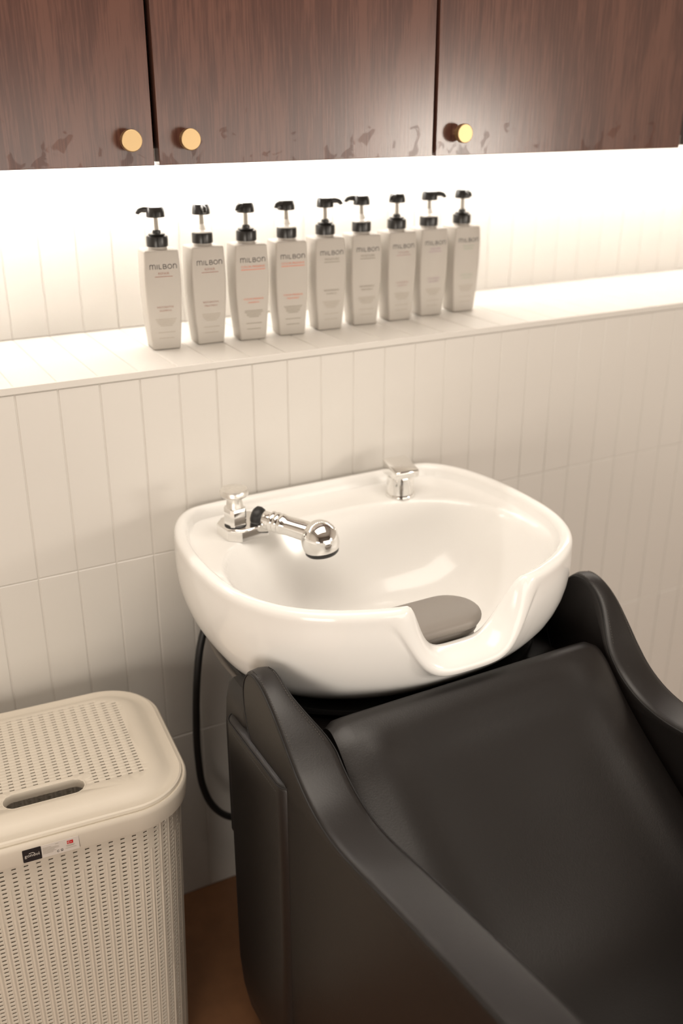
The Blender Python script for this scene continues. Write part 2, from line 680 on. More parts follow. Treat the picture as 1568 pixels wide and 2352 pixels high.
HC = Vector((BX, -0.10))
hull = []
levels = [0.06, 0.14, 0.24, 0.35, 0.46, 0.57, 0.67, 0.76, 0.84, 0.90, 0.95, 0.985, 1.0]
last = rim[-1]
for t in levels:
    ring = []
    for p, q in zip(outline, last):
        z = q.z + (0.646 - q.z) * t
        s = hull_scale(z)
        base = HC + (p - HC) * s
        # keep the side at the wall flat
        if p.y > -0.06:
            base.y = base.y * 0.5 + min(p.y, -0.012) * 0.5
        # blend from the rim
        k = min(1.0, t / 0.10)
        ring.append(Vector((q.x + (base.x - q.x) * k, q.y + (base.y - q.y) * k, z)))
    hull.append(ring)

IC = Vector((BX, -0.285))
zf = 0.662


def bowl_z(x, y):
    qx, qy = abs(x - BX) / 0.262, (y + 0.292) / (0.192 if y > -0.292 else 0.215)
    q = (qx ** 2.5 + abs(qy) ** 2.5) ** (1 / 2.5)
    deck = 0.8075 + 0.004 * max(0, min(1, (y + 0.12) / 0.1))
    if q >= 1.03:
        return deck
    if q >= 1.0:
        t = (1.03 - q) / 0.03
        return deck - 0.003 * t * t
    e = deck - 0.003
    t = 1 - q
    # steep wall, round floor
    g = 1 - (1 - min(1, t / 0.62)) ** 2.6
    return e + (zf - e) * g


inner = []
ss = [0.985, 0.965, 0.94, 0.92] + [0.90 - 0.0125 * i for i in range(24)] + [0.57, 0.53, 0.49, 0.44, 0.40, 0.35, 0.30, 0.25, 0.20, 0.10]
first = rim[0]
for s in ss:
    ring = []
    for q in first:
        x, y = IC.x + (q.x - IC.x) * s, IC.y + (q.y - IC.y) * s
        z = bowl_z(x, y)
        k = min(1.0, (1 - s) / 0.055)
        k = 1 - (1 - k) ** 2.5
        z = q.z + (z - q.z) * k if z < q.z else min(z, q.z - 0.004 * min(1, (1 - s) / 0.05))
        ring.append(Vector((x, y, z)))
    inner.append(ring)
all_rings = list(reversed(inner)) + rim + hull
V, F = loft(all_rings, True, True)
basin = empty('wash_basin', (BX, -0.25, 0.60))
tag(basin, 'white ceramic hair wash basin with neck notch against the tiled wall', 'basin')
off = Vector((BX, -0.25, 0.60))
bowl = obj('bowl', [Vector(v) - off for v in V], F, 'porcelain', basin, True, 60)
# black under tray that carries the bowl
tray = []
for z, s in ((0.6500, 0.885), (0.647, 0.890), (0.643, 0.890), (0.6410, 0.87), (0.6395, 0.80)):
    tray.append([Vector((BX + (p.x - BX) * (s - 0.05), -0.25 + (p.y + 0.25) * (s - 0.05), z)) - off for p in outline])
V, F = loft(tray, True, True)
t_o = obj('under_tray', V, F, 'black_rubber', basin, True, 50)
t_o['label'] = 'black rubber tray under the bowl'
V, F = tube_data([(0, 0.10, 0.03), (0, 0.12, -0.10), (0, 0.17, -0.17), (0, 0.243, -0.17)], 0.022, 14)
obj('drain_pipe', V, F, 'white_plastic', basin, True, 50)

# neck rest
nr = empty('neck_rest', (0.738, -0.416, 0.7060))
nr.scale = (1.09, 1.0, 1.0)
tag(nr, 'grey soft neck rest cushion lying in the basin notch', 'neck rest')


def pad_ring(hx, hy, r, z):
    return [Vector((p.x, p.y, z)) for p in round_rect(hx, hy, r, 8)]


prof = [(0.060, 0.034, 0.000), (0.063, 0.036, 0.008), (0.067, 0.0395, 0.013), (0.067, 0.0395, 0.018), (0.0635, 0.037, 0.022),
        (0.0635, 0.037, 0.026), (0.070, 0.042, 0.031), (0.070, 0.042, 0.036), (0.067, 0.040, 0.040)]
V, F = loft([pad_ring(a, b, min(a, b) * 0.92, z) for a, b, z in prof])
obj('ribbed_base', V, F, 'gel', nr, True, 60)
prof = [(0.068, 0.041, 0.0395), (0.0745, 0.046, 0.0415), (0.0765, 0.0475, 0.0455), (0.0765, 0.0475, 0.0500), (0.0745, 0.046, 0.0545),
        (0.069, 0.041, 0.0575), (0.055, 0.029, 0.0595), (0.03, 0.012, 0.0605)]
V, F = loft([pad_ring(a, b, min(a, b) * 0.95, z) for a, b, z in prof])
obj('top_pad', V, F, 'gel', nr, True, 60)

# faucet on the deck
ZD = 0.8085
fa = empty('faucet', (0.577, -0.104, ZD))
tag(fa, 'chrome basin tap with round knob on an octagonal base plate', 'faucet')
fa.rotation_euler = (0, 0, R(8))
fa.scale = (1.12, 1.12, 1.06)


def prism(name, pts2, z0, z1, m, parent, bev=0.002, seg=2):
    bm = bmesh.new()
    vs = [bm.verts.new((x, y, z0)) for x, y in pts2]
    f = bm.faces.new(vs)
    r = bmesh.ops.extrude_face_region(bm, geom=[f])
    for v in r['geom']:
        if isinstance(v, bmesh.types.BMVert):
            v.co.z = z1
    bmesh.ops.recalc_face_normals(bm, faces=bm.faces)
    if bev:
        es = [e for e in bm.edges if all(abs(v.co.z - z1) < 1e-6 for v in e.verts)]
        bmesh.ops.bevel(bm, geom=es, offset=bev, segments=seg, profile=0.5, affect='EDGES')
    return link(name, bm_mesh(name, bm, True, 40), m, parent)


oct_ = [(-0.037, -0.016), (-0.022, -0.031), (0.022, -0.031), (0.037, -0.016), (0.037, 0.016), (0.022, 0.031), (-0.022, 0.031), (-0.037, 0.016)]
prism('base_plate', oct_, -0.0005, 0.0185, 'chrome', fa, 0.003, 3)
pl = prism('pillar', [(-0.013, -0.009), (-0.009, -0.013), (0.009, -0.013), (0.013, -0.009), (0.013, 0.009), (0.009, 0.013), (-0.009, 0.013), (-0.013, 0.009)],
           0.0, 0.031, 'chrome', fa, 0.002, 2)
pl.location = (-0.018, -0.006, 0.0180)
kn = lathe('knob_handle', [(0.0, 0.0), (0.0125, 0.0), (0.0120, 0.006), (0.0110, 0.012), (0.0120, 0.017), (0.0185, 0.0195), (0.0205, 0.022),
                           (0.0205, 0.0275), (0.0190, 0.0305), (0.015, 0.0320), (0.0, 0.0322)], 'chrome_satin', fa, n=40, auto=35)
kn.location = (-0.018, -0.006, 0.0475)
kn['label'] = 'lime-scaled round chrome knob'
gk = lathe('gasket', [(0.0, 0.0), (0.016, 0.0), (0.016, 0.002), (0.0, 0.002)], 'black_rubber', fa, n=24)
gk.location = (-0.018, -0.006, 0.0180)

# hand shower lying from the tap into the bowl
P0 = Vector((0.594, -0.116, 0.8370))
P1 = Vector((0.668, -0.196, 0.8180))
ax = (P1 - P0).normalized()
hs = empty('hand_shower', P0)
tag(hs, 'chrome hand shower with ball shaped head hanging over the bowl', 'hand shower')
nut = lathe('hose_nut', [(0.0, -0.006), (0.0105, -0.006), (0.0145, -0.002), (0.0150, 0.004), (0.0130, 0.010), (0.0105, 0.012), (0.0, 0.012)], 'black_rubber', hs, n=28)
orient(nut, (0, 0, 0), ax)
nut.scale = (1.15, 1.15, 1.0)
hd = lathe('handle', [(0.0, 0.011), (0.0095, 0.011), (0.0105, 0.014), (0.0105, 0.024), (0.0132, 0.026), (0.0138, 0.029), (0.0128, 0.032),
                      (0.0138, 0.035), (0.0138, 0.038), (0.0128, 0.0405), (0.0138, 0.043), (0.0140, 0.047), (0.0132, 0.049), (0.0130, 0.056),
                      (0.0132, 0.070), (0.0135, 0.086), (0.0135, 0.100), (0.0, 0.102)], 'chrome', hs, n=32)
orient(hd, (0, 0, 0), ax)
hd.scale = (1.25, 1.25, 1.0)
down = Vector((0.10, -0.10, -1.0)).normalized()
ball = lathe('spray_head', [(0.0, -0.0270), (0.008, -0.0258), (0.015, -0.0222), (0.0205, -0.0168), (0.0245, -0.0100), (0.0263, -0.0020),
                            (0.0263, 0.0040), (0.0251, 0.0095), (0.0232, 0.0138), (0.0, 0.0139)], 'chrome', hs, n=48, auto=50)
orient(ball, P1 + Vector((0.000, -0.004, -0.006)) - P0, down)
ball.scale = (1.18, 1.18, 1.24)
face = lathe('spray_face', [(0.0, 0.0132), (0.0236, 0.0132), (0.0228, 0.0172), (0.0205, 0.0195), (0.0, 0.0195)], 'black_rubber', hs, n=40)
orient(face, P1 + Vector((0.000, -0.004, -0.006)) - P0, down)
face.scale = (1.18, 1.18, 1.24)
hol = prism('holder', [(-0.010, -0.007), (0.010, -0.007), (0.010, 0.007), (-0.010, 0.007)], -0.0150, -0.002, 'chrome', hs, 0.001, 1)

# chrome water outlet on the right of the deck
vb = empty('water_outlet', (0.8875, -0.088, ZD))
tag(vb, 'chrome water outlet with square top standing on the basin deck', 'water outlet')
lathe('collar', [(0.0, -0.001), (0.0265, -0.001), (0.0270, 0.003), (0.0255, 0.006), (0.0, 0.006)], 'chrome', vb, n=40)
lathe('barrel', [(0.0, 0.004), (0.0245, 0.004), (0.0242, 0.036), (0.0235, 0.039), (0.0, 0.039)], 'chrome', vb, n=48)
bm = bmesh.new()
bmesh.ops.create_cube(bm, size=1.0)
for v in bm.verts:
    top = v.co.z > 0
    frontv = v.co.y < 0
    v.co = Vector((v.co.x * 0.0475, (-0.0245 if frontv else 0.0235), 0.0385 if not top else (0.052 if frontv else 0.0665)))
bmesh.ops.bevel(bm, geom=list(bm.edges), offset=0.0025, segments=2, profile=0.5, affect='EDGES')
link('cap_block', bm_mesh('cap_block', bm, True, 40), 'chrome', vb)

# black water hose under the basin
hose = tube('water_hose', catmull([(x + 0.011, -0.079, z) for x, z in ((0.522, 0.652), (0.5090, 0.648), (0.4965, 0.633), (0.4840, 0.590), (0.4745, 0.520),
                                   (0.4690, 0.430), (0.4690, 0.370), (0.4735, 0.315), (0.4900, 0.262), (0.523, 0.222),
                                   (0.585, 0.195), (0.66, 0.19))], 6), 0.0066, 'black_rubber', None, 12)
tag(hose, 'black rubber water hose looping down behind the chair', 'hose')

# ================================================================== SALON CHAIR
chair = empty('salon_chair', (0.75, -0.70, 0.0))
tag(chair, 'dark brown vinyl backwash chair with curved armrests under the white basin', 'chair')
CO = Vector((0.75, -0.70, 0.0))


def cpart(name, verts, faces, m, auto=45, parent=None):
    return obj(name, [Vector(v) - CO for v in verts], faces, m, parent or chair, True, auto)


# side profile of an armrest (y, z)
arm_top = [(-0.425, 0.600), (-0.402, 0.625), (-0.386, 0.660), (-0.381, 0.695), (-0.385, 0.724), (-0.397, 0.746), (-0.414, 0.7565),
           (-0.436, 0.7580), (-0.460, 0.7500), (-0.484, 0.7350), (-0.511, 0.7110), (-0.538, 0.6850), (-0.567, 0.6620), (-0.603, 0.6455), (-0.645, 0.6385),
           (-0.690, 0.6405), (-0.760, 0.6520), (-0.850, 0.6660), (-0.940, 0.6780), (-1.020, 0.6860), (-1.100, 0.6900), (-1.160, 0.6850),
           (-1.195, 0.6640), (-1.208, 0.630)]
arm_path = catmull([Vector((0, a, b)) for a, b in arm_top], 4)
arm_low = [(-1.200, 0.45), (-1.185, 0.25), (-1.170, 0.045), (-1.10, 0.035), (-0.90, 0.035), (-0.70, 0.035), (-0.48, 0.035), (-0.42, 0.05), (-0.42, 0.30), (-0.425, 0.50)]
arm_out = [Vector((p.y, p.z)) for p in arm_path] + [Vector(p) for p in arm_low]


def offset2(poly, d):
    n = len(poly)
    area_ = sum(poly[i].x * poly[(i + 1) % n].y - poly[(i + 1) % n].x * poly[i].y for i in range(n))
    sg = 1 if area_ > 0 else -1
    out = []
    for i in range(n):
        t = (poly[(i + 1) % n] - poly[i - 1]).normalized()
        nn = Vector((-t.y, t.x)) * sg
        out.append(poly[i] + nn * d)
    return out


def arm_taper(p):
    """the armrest grows thinner towards its raised tip."""
    if p.x < -0.60:
        return 1.0
    t = max(0.0, min(1.0, (p.y - 0.672) / 0.085))
    t = t * t * (3 - 2 * t)
    return 1.0 - 0.52 * t


def tip_drop(p, dz):
    return dz * max(0.0, min(1.0, (p.y - 0.66) / 0.08)) if p.x > -0.60 else 0.0


def arm_mesh(xa, xb, dz=0.0):
    """xa = outer face, xb = inner face (world x)."""
    s = 1 if xb > xa else -1
    w = abs(xb - xa)
    steps = [(0.0, 0.0105), (0.0006, 0.0060), (0.0025, 0.0026), (0.0060, 0.0006), (0.0110, 0.0), (w * 0.5, -0.0015), (w - 0.0110, 0.0),
             (w - 0.0060, 0.0006), (w - 0.0025, 0.0026), (w - 0.0006, 0.0060), (w, 0.0105)]
    rr = []
    for dx, ins in steps:
        rr.append([Vector((xa + s * dx * arm_taper(p), p.x, p.y + tip_drop(p, dz))) for p in offset2(arm_out, ins)])
    return loft(rr, True, True)


for xa, xb, dz in ((0.4480, 0.5150, -0.010), (1.0500, 0.9900, 0.003)):
    V, F = arm_mesh(xa, xb, dz)
    arm = cpart('armrest', V, F, 'vinyl', 40)
    s = 1 if xb > xa else -1
    # piping where the flat side meets the band
    po = offset2([Vector((p.y, p.z)) for p in arm_path] + [Vector(p) for p in arm_low], 0.0040)[:len(arm_path)]
    for dx_, nm in ((0.0010, 'piping'), (abs(xb - xa) - 0.0010, 'piping')):
        Vp, Fp = tube_data([Vector((xa + s * dx_ * arm_taper(p), p.x, p.y + tip_drop(p, dz))) - CO for p in po[2:-2]], 0.0012, 6)
        obj(nm, Vp, Fp, 'vinyl_seam', arm, True, 60)
    # stitches beside the seam, on the band
    Vs, Fs = [], []
    pb = [Vector((p.y, p.z)) for p in arm_path][24:44]
    dn = resample([p.to_3d() for p in pb], 70, False)
    for dxs in (0.0085, abs(xb - xa) - 0.0085):
        for i in range(0, 68, 2):
            a, b = dn[i], dn[i + 1]
            a = a.lerp(b, 0.1)
            t = (b - a).normalized()
            nn = Vector((-t.y, t.x, 0))
            nn = nn if nn.y > 0 or nn.x < 0 else -nn
            xx = xa + s * dxs * arm_taper(Vector((a.x, a.y)))
            k = len(Vs)
            for e, lift in ((a, 0.0), (b, 0.0)):
                for wv in (-0.0004, 0.0004):
                    c = Vector((xx + wv, e.x, e.y + tip_drop(Vector((e.x, e.y)), dz))) - CO
                    Vs += [c - Vector((0, nn.x, nn.y)) * 0.0006, c + Vector((0, nn.x, nn.y)) * 0.0005]
            # verts: a-(lo,hi), a+(lo,hi), b-(lo,hi), b+(lo,hi)
            Fs += [(k + 1, k + 3, k + 7, k + 5), (k, k + 1, k + 5, k + 4), (k + 2, k + 6, k + 7, k + 3), (k, k + 2, k + 3, k + 1), (k + 4, k + 5, k + 7, k + 6)]
    st = obj('stitching', Vs, Fs, 'stitch', arm, False)
    st['kind'] = 'stuff'

# upholstered shell under and behind the seat
def rbox_rings(x0, x1, y0, y1, zs, rr):
    out = []
    for z, ins in zs:
        hx, hy = (x1 - x0) / 2 - ins, (y1 - y0) / 2 - ins
        out.append([Vector(((x0 + x1) / 2 + p.x, (y0 + y1) / 2 + p.y, z)) for p in round_rect(hx, hy, max(0.003, min(rr, hx, hy) - ins * 0.5), 6)])
    return out


V, F = loft(rbox_rings(0.4395, 1.0605, -0.5300, -0.3250, [(0.012, 0.045), (0.030, 0.026), (0.060, 0.012), (0.110, 0.004), (0.170, 0.0), (0.50, 0.0),
                                                     (0.622, 0.0), (0.6275, 0.0018), (0.630, 0.006)], 0.022))
shell = cpart('base_shell', V, F, 'vinyl', 45)
# piping and stitches along the shell's top edge
pl_ = rbox_rings(0.4395, 1.0605, -0.5300, -0.3250, [(0.6265, 0.0008)], 0.022)[0]
Vp, Fp = tube_data([p - CO for p in pl_ + [pl_[0]]], 0.0012, 6, False)
obj('piping', Vp, Fp, 'vinyl_seam', shell, True, 60)
Vs, Fs = [], []
pts_s = resample([Vector((0.4393, y, 0.616)) for y in (-0.508, -0.352)], 60, False)
for i in range(0, 58, 2):
    a, b = pts_s[i] - CO, pts_s[i + 1] - CO
    k = len(Vs)
    Vs += [a + Vector((0.0004, 0, -0.0004)), a + Vector((-0.0003, 0, -0.0004)), a + Vector((-0.0003, 0, 0.0004)), a + Vector((0.0004, 0, 0.0004)),
           b + Vector((0.0004, 0, -0.0004)), b + Vector((-0.0003, 0, -0.0004)), b + Vector((-0.0003, 0, 0.0004)), b + Vector((0.0004, 0, 0.0004))]
    Fs += [(k + 1, k + 2, k + 6, k + 5), (k, k + 1, k + 5, k + 4), (k + 2, k + 3, k + 7, k + 6), (k, k + 3, k + 2, k + 1), (k + 4, k + 5, k + 6, k + 7)]
st = obj('stitching', Vs, Fs, 'stitch', shell, False)
st['kind'] = 'stuff'
# rear column that carries the basin
for wa, wb in ((0.4500, 0.4950), (1.0050, 1.0500)):
    V, F = loft(rbox_rings(wa, wb, -0.3850, -0.2950, [(0.40, 0.0), (0.600, 0.0), (0.640, 0.002), (0.668, 0.006), (0.676, 0.014)], 0.016))
    cpart('rear_wing', V, F, 'vinyl', 45)
pl_rings = []
for z, s_ in ((0.6310, 0.85), (0.6325, 0.857), (0.6375, 0.857), (0.6390, 0.85)):
    pl_rings.append([Vector((BX + (p.x - BX) * (s_ - 0.01), -0.10 + (p.y + 0.10) * (s_ + 0.00), z)) for p in outline])
V, F = loft(pl_rings)
sp = cpart('support_plate', V, F, 'plate', 45)
sp['label'] = 'grey plate under the basin'
V, F = loft(rbox_rings(0.530, 0.970, -0.320, -0.09, [(0.0, 0.0), (0.30, 0.0), (0.60, 0.02), (0.630, 0.03)], 0.03))
cpart('basin_stand', V, F, 'vinyl', 45)

# backrest: cushion between the arms
NX = 36
xs = [0.5190 + (0.985 - 0.5190) * i / (NX - 1) for i in range(NX)]
bk = [(-0.470, 0.560), (-0.472, 0.630), (-0.480, 0.668), (-0.494, 0.690), (-0.514, 0.6955), (-0.536, 0.685), (-0.560, 0.664), (-0.590, 0.637), (-0.635, 0.603), (-0.690, 0.566),
      (-0.745, 0.530), (-0.800, 0.494), (-0.850, 0.460), (-0.900, 0.427), (-0.950, 0.395)]
bkp = catmull([Vector((0, a, b)) for a, b in bk], 5)
V, F = [], []
nb = len(bkp)
for i, p in enumerate(bkp):
    a = bkp[max(0, i - 1)]
    b = bkp[min(nb - 1, i + 1)]
    t = (b - a).normalized()
    n = Vector((0, t.z, -t.y))
    if n.z < 0 and n.y > 0:
        n = -n
    u = i / (nb - 1)
    for x in xs:
        e = min(x - xs[0], xs[-1] - x)
        d = 0.0
        d -= 0.007 * max(0.0, 1 - e / 0.016) ** 2                       # rounded sides
        d += 0.006 * math.exp(-((e - 0.05) / 0.028) ** 2) * max(0, min(1, (u - 0.32) / 0.1)) * max(0, 1 - max(0, (u - 0.62) / 0.38))   # side bolsters
        mid = math.exp(-((x - 0.75) / 0.13) ** 2)
        d -= 0.010 * mid * math.exp(-((u - 0.58) / 0.16) ** 2)
        d += 0.012 * math.exp(-((x - 0.75) / 0.17) ** 2) * math.exp(-((u - 0.84) / 0.09) ** 2)   # lumbar swell
        z_extra = 0.002 * max(0.0, 1 - e / 0.05) ** 2 * (1 if 0.1 < u < 0.4 else 0) * (-1)
        V.append(p + n * d + Vector((x, 0, z_extra * max(0, 1 - abs(u - 0.24) / 0.15))))
for i in range(nb - 1):
    for k in range(NX - 1):
        F.append((i * NX + k, i * NX + k + 1, (i + 1) * NX + k + 1, (i + 1) * NX + k))
# close it behind
base = len(V)
for x in xs:
    V.append(Vector((x, -0.64, 0.395)))
for k in range(NX - 1):
    F.append((k, k + 1, base + k + 1, base + k))
    F.append((base + k, base + k + 1, (nb - 1) * NX + k + 1, (nb - 1) * NX + k))
for k in (0, NX - 1):
    F.append(tuple([i * NX + k for i in range(nb)] + [base + k]))
cpart('backrest', V, F, 'vinyl', 60)

# seat cushion
V, F = [], []
st_ = catmull([Vector((0, a, b)) for a, b in [(-0.880, 0.300), (-0.880, 0.350), (-0.905, 0.385), (-0.950, 0.400), (-1.020, 0.405), (-1.090, 0.410),
                                              (-1.145, 0.405), (-1.175, 0.385), (-1.180, 0.345), (-1.165, 0.300)]], 5)
for p in st_:
    for x in xs:
        e = min(x - xs[0], xs[-1] - x)
        V.append(Vector((x, p.y, p.z - 0.014 * max(0.0, 1 - e / 0.03) ** 2)))
for i in range(len(st_) - 1):
    for k in range(NX - 1):
        F.append((i * NX + k, i * NX + k + 1, (i + 1) * NX + k + 1, (i + 1) * NX + k))
for k in range(NX - 1):
    F.append((k, k + 1, (len(st_) - 1) * NX + k + 1, (len(st_) - 1) * NX + k))
for k in (0, NX - 1):
    F.append(tuple(i * NX + k for i in range(len(st_))))
cpart('seat', V, F, 'vinyl', 60)
cpart('seat_base', *loft(rbox_rings(0.519, 0.981, -1.150, -0.535, [(0.03, 0.0), (0.06, 0.0), (0.298, 0.0)], 0.01)), 'vinyl', 45)

# ================================================================== LAUNDRY BASKET
BZ = 0.520
bas = empty('laundry_basket', (0.172, -0.208, 0.0), R(-4.5))
tag(bas, 'cream plastic perforated laundry basket with lid beside the chair', 'basket')


def basket_half(z):
    t = z / BZ
    return 0.1905 + 0.0165 * t, 0.1390 + 0.0170 * t, 0.075 + 0.010 * t


# perforated wall
hx, hy, rr = basket_half(BZ)
ref = [p.to_3d() for p in round_rect(hx, hy, rr, 10)]
per = sum((ref[i] - ref[i - 1]).length for i in range(len(ref)))
ncol = int(round(per / 0.0165))
nfine = ncol * 5
cuts = []
rf = resample(ref, ncol * 100, True)
order = []
for c in range(ncol):
    for f_ in (0, 42, 54, 71, 88):      # first gap = hole, the rest = ribs
        order.append(c * 100 + f_)
rows_z = [0.016]
z = 0.030
zr = []
while z + 0.0075 < BZ - 0.004:
    zr += [z, z + 0.0037]
    z += 0.0075
zlist = [0.0, 0.004, 0.012, 0.022] + zr + [BZ + 0.002]
V, F = [], []
nc = len(order)
for zi, zz in enumerate(zlist):
    bx, by, br = basket_half(zz)
    ins = 0.0
    if zz < 0.022:
        ins = 0.016 * (1 - zz / 0.022) ** 2
    rp = resample([p.to_3d() for p in round_rect(bx - ins, by - ins, br, 10)], ncol * 100, True)
    for q, k in enumerate(order):
        p = rp[k]
        a, b = rp[(k + 3) % (ncol * 100)], rp[k - 3]
        t = (a - b).normalized()
        n = Vector((t.y, -t.x, 0))
        bulge = 0.0009 if (q % 5 in (3,)) else (-0.0004 if q % 5 == 2 or q % 5 == 4 else 0.0005)
        V.append(Vector((p.x, p.y, zz)) + n * bulge)
row_hole = set()
for i in range(len(zlist) - 1):
    if zlist[i] in zr and zr.index(zlist[i]) % 2 == 0:
        row_hole.add(i)
for i in range(len(zlist) - 1):
    for q in range(nc):
        if i in row_hole and q % 5 == 0:
            continue
        j = (q + 1) % nc
        F.append((i * nc + q, i * nc + j, (i + 1) * nc + j, (i + 1) * nc + q))
wall_o = obj('perforated_wall', V, F, 'basket', bas, True, 50)
sm = wall_o.modifiers.new('thickness', 'SOLIDIFY')
sm.thickness = 0.0040
sm.offset = -1
Vb, Fb = loft([[Vector((p.x, p.y, z)) for p in round_rect(0.174, 0.122, 0.06, 8)] for z in (0.001, 0.004)])
obj('bottom', Vb, Fb, 'basket', bas, True, 40)

# rim collar
LH = (0.2180, 0.1660, 0.092)


def ring_at(ins, z, seg=12):
    return [Vector((p.x, p.y, z)) for p in round_rect(LH[0] - ins, LH[1] - ins, LH[2] - ins, seg)]


V, F = loft([ring_at(0.0125, BZ - 0.006), ring_at(0.0060, BZ - 0.0060), ring_at(0.0030, BZ - 0.0045), ring_at(0.0015, BZ + 0.004), ring_at(0.0004, BZ + 0.020), ring_at(0.0008, BZ + 0.0265),
             ring_at(0.0030, BZ + 0.0290), ring_at(0.0075, BZ + 0.0275), ring_at(0.0095, BZ + 0.0200), ring_at(0.0125, BZ + 0.0150), ring_at(0.0125, BZ - 0.006)], False, False)
collar = obj('rim_collar', V, F, 'basket', bas, True, 40)

# lid
lid_levels = [(0.0065, BZ + 0.0225), (0.0062, BZ + 0.0300), (0.0072, BZ + 0.0332), (0.0100, BZ + 0.0345), (0.0135, BZ + 0.0335), (0.019, BZ + 0.0318), (0.025, BZ + 0.0330), (0.034, BZ + 0.0385),
              (0.043, BZ + 0.0425), (0.053, BZ + 0.0440)]


def lid_z(d):
    for (d0, z0), (d1, z1) in zip(lid_levels[:-1], lid_levels[1:]):
        if d <= d1:
            t = max(0.0, (d - d0) / max(1e-9, d1 - d0))
            return z0 + (z1 - z0) * t
    return lid_levels[-1][1]


def in_rr(x, y, ins):
    hx_, hy_, r_ = LH[0] - ins, LH[1] - ins, max(0.01, LH[2] - ins)
    ax_, ay_ = abs(x), abs(y)
    if ax_ > hx_ or ay_ > hy_:
        return False
    cx_, cy_ = hx_ - r_, hy_ - r_
    if ax_ > cx_ and ay_ > cy_:
        return (ax_ - cx_) ** 2 + (ay_ - cy_) ** 2 <= r_ * r_
    return True


def rr_depth(x, y):
    lo, hi = 0.0, 0.12
    for _ in range(16):
        m_ = (lo + hi) / 2
        if in_rr(x, y, m_):
            lo = m_
        else:
            hi = m_
    return lo


SLOT = (0.012, -0.0885, 0.0560, 0.0160)     # centre x, y, half length, half width
pts2, edges2, zz_ = [], [], []


def add_loop(loop):
    b = len(pts2)
    n = len(loop)
    for p in loop:
        pts2.append(Vector((p[0], p[1])))
    for i in range(n):
        edges2.append((b + i, b + (i + 1) % n))


for ins, _z in lid_levels:
    add_loop([(p.x, p.y) for p in round_rect(LH[0] - ins, LH[1] - ins, LH[2] - ins, 12)])
slot_loop = [(SLOT[0] + p.x, SLOT[1] + p.y) for p in round_rect(SLOT[2], SLOT[3], SLOT[3] * 0.98, 8)]
add_loop(slot_loop)
holes = []
yy = -0.150
while yy < 0.15:
    for c in range(-13, 14):
        xx = c * 0.0162 + 0.004
        h_ = (xx - 0.0033, yy - 0.0018, xx + 0.0033, yy + 0.0018)
        if not all(in_rr(a, b, 0.050) for a in (h_[0], h_[2]) for b in (h_[1], h_[3])):
            continue
        if abs(xx - SLOT[0]) < SLOT[2] + 0.012 and abs(yy - SLOT[1]) < SLOT[3] + 0.010:
            continue
        if yy < -0.098:
            continue
        holes.append(h_)
        add_loop([(h_[0], h_[1]), (h_[2], h_[1]), (h_[2], h_[3]), (h_[0], h_[3])])
    yy += 0.0073
r = delaunay_2d_cdt(pts2, edges2, [], 0, 1e-6)
vv, ff = r[0], r[2]
hole_keys = {}
for h_ in holes:
    hole_keys.setdefault(round((h_[1] + h_[3]) / 2 / 0.0073), []).append(h_)


def in_hole(x, y):
    k = round(y / 0.0073)
    for kk in (k - 1, k, k + 1):
        for h_ in hole_keys.get(kk, ()):
            if h_[0] < x < h_[2] and h_[1] < y < h_[3]:
                return True
    dx, dy = abs(x - SLOT[0]), abs(y - SLOT[1])
    if dy < SLOT[3] and dx < SLOT[2] - SLOT[3]:
        return True
    return (max(0, dx - (SLOT[2] - SLOT[3]))) ** 2 + dy * dy < (SLOT[3] * 0.985) ** 2


V = [Vector((p.x, p.y, lid_z(rr_depth(p.x, p.y)))) for p in vv]
F = []
for f in ff:
    cx_ = sum(vv[i].x for i in f) / 3
    cy_ = sum(vv[i].y for i in f) / 3
    if not in_rr(cx_, cy_, 0.0060) or in_hole(cx_, cy_):
        continue
    F.append(tuple(f))
lid = obj('lid', V, F, 'basket', bas, True, 40)
sm = lid.modifiers.new('thickness', 'SOLIDIFY')
sm.thickness = 0.0036
sm.offset = -1 if lid.data.polygons[0].normal.z > 0 else 1
# rounded wall of the handle slot
zt = BZ + 0.0438
V, F = loft([[Vector((SLOT[0] + p.x, SLOT[1] + p.y, z)) for p in round_rect(SLOT[2] + o_, SLOT[3] + o_, SLOT[3] * 0.98 + o_, 8)]
             for o_, z in ((0.0022, zt - 0.0024), (0.0016, zt + 0.0006), (0.0002, zt + 0.0004), (-0.0006, zt - 0.002), (-0.0006, zt - 0.013), (0.0016, zt - 0.013), (0.0022, zt - 0.0024))], False, False)
obj('handle_slot', V, F, 'basket', lid, True, 50)

# stickers on the collar front
def place_front(V, x0, zc, y=-0.1660):
    return [Vector((x0 + v[0], y - v[2], zc + v[1])) for v in V]


yl = -(LH[1] - 0.0002)
SX, SZ = -0.0195, BZ + 0.0095
blk = obj('brand_label', place_front([Vector((p.x, p.y, z)) for z in (-0.0002, 0.0004) for p in round_rect(0.0122, 0.0102, 0.0012, 3)], SX, SZ, yl),
          [tuple(range(16)), tuple(range(16, 32))] + [(i, (i + 1) % 16, 16 + (i + 1) % 16, 16 + i) for i in range(16)], 'sticker_black', collar, False)
blk['label'] = 'black label reading gondol'
Vt, Ft = text_data('gondol', 0.0072, 1.0)
obj('lettering', place_front([Vector((v.x, v.y - 0.0022, 0.0007)) for v in Vt], SX, SZ, yl), Ft, 'sticker_white', blk, False)
Vr, Fr = stroke_data([arc(-0.0006, 0.0022, 0.0036, 0.0016, 165, 15, 8)], 0.0008)
obj('roof_mark', place_front([Vector((v.x, v.y, 0.0007)) for v in Vr], SX, SZ, yl), Fr, 'sticker_white', blk, False)
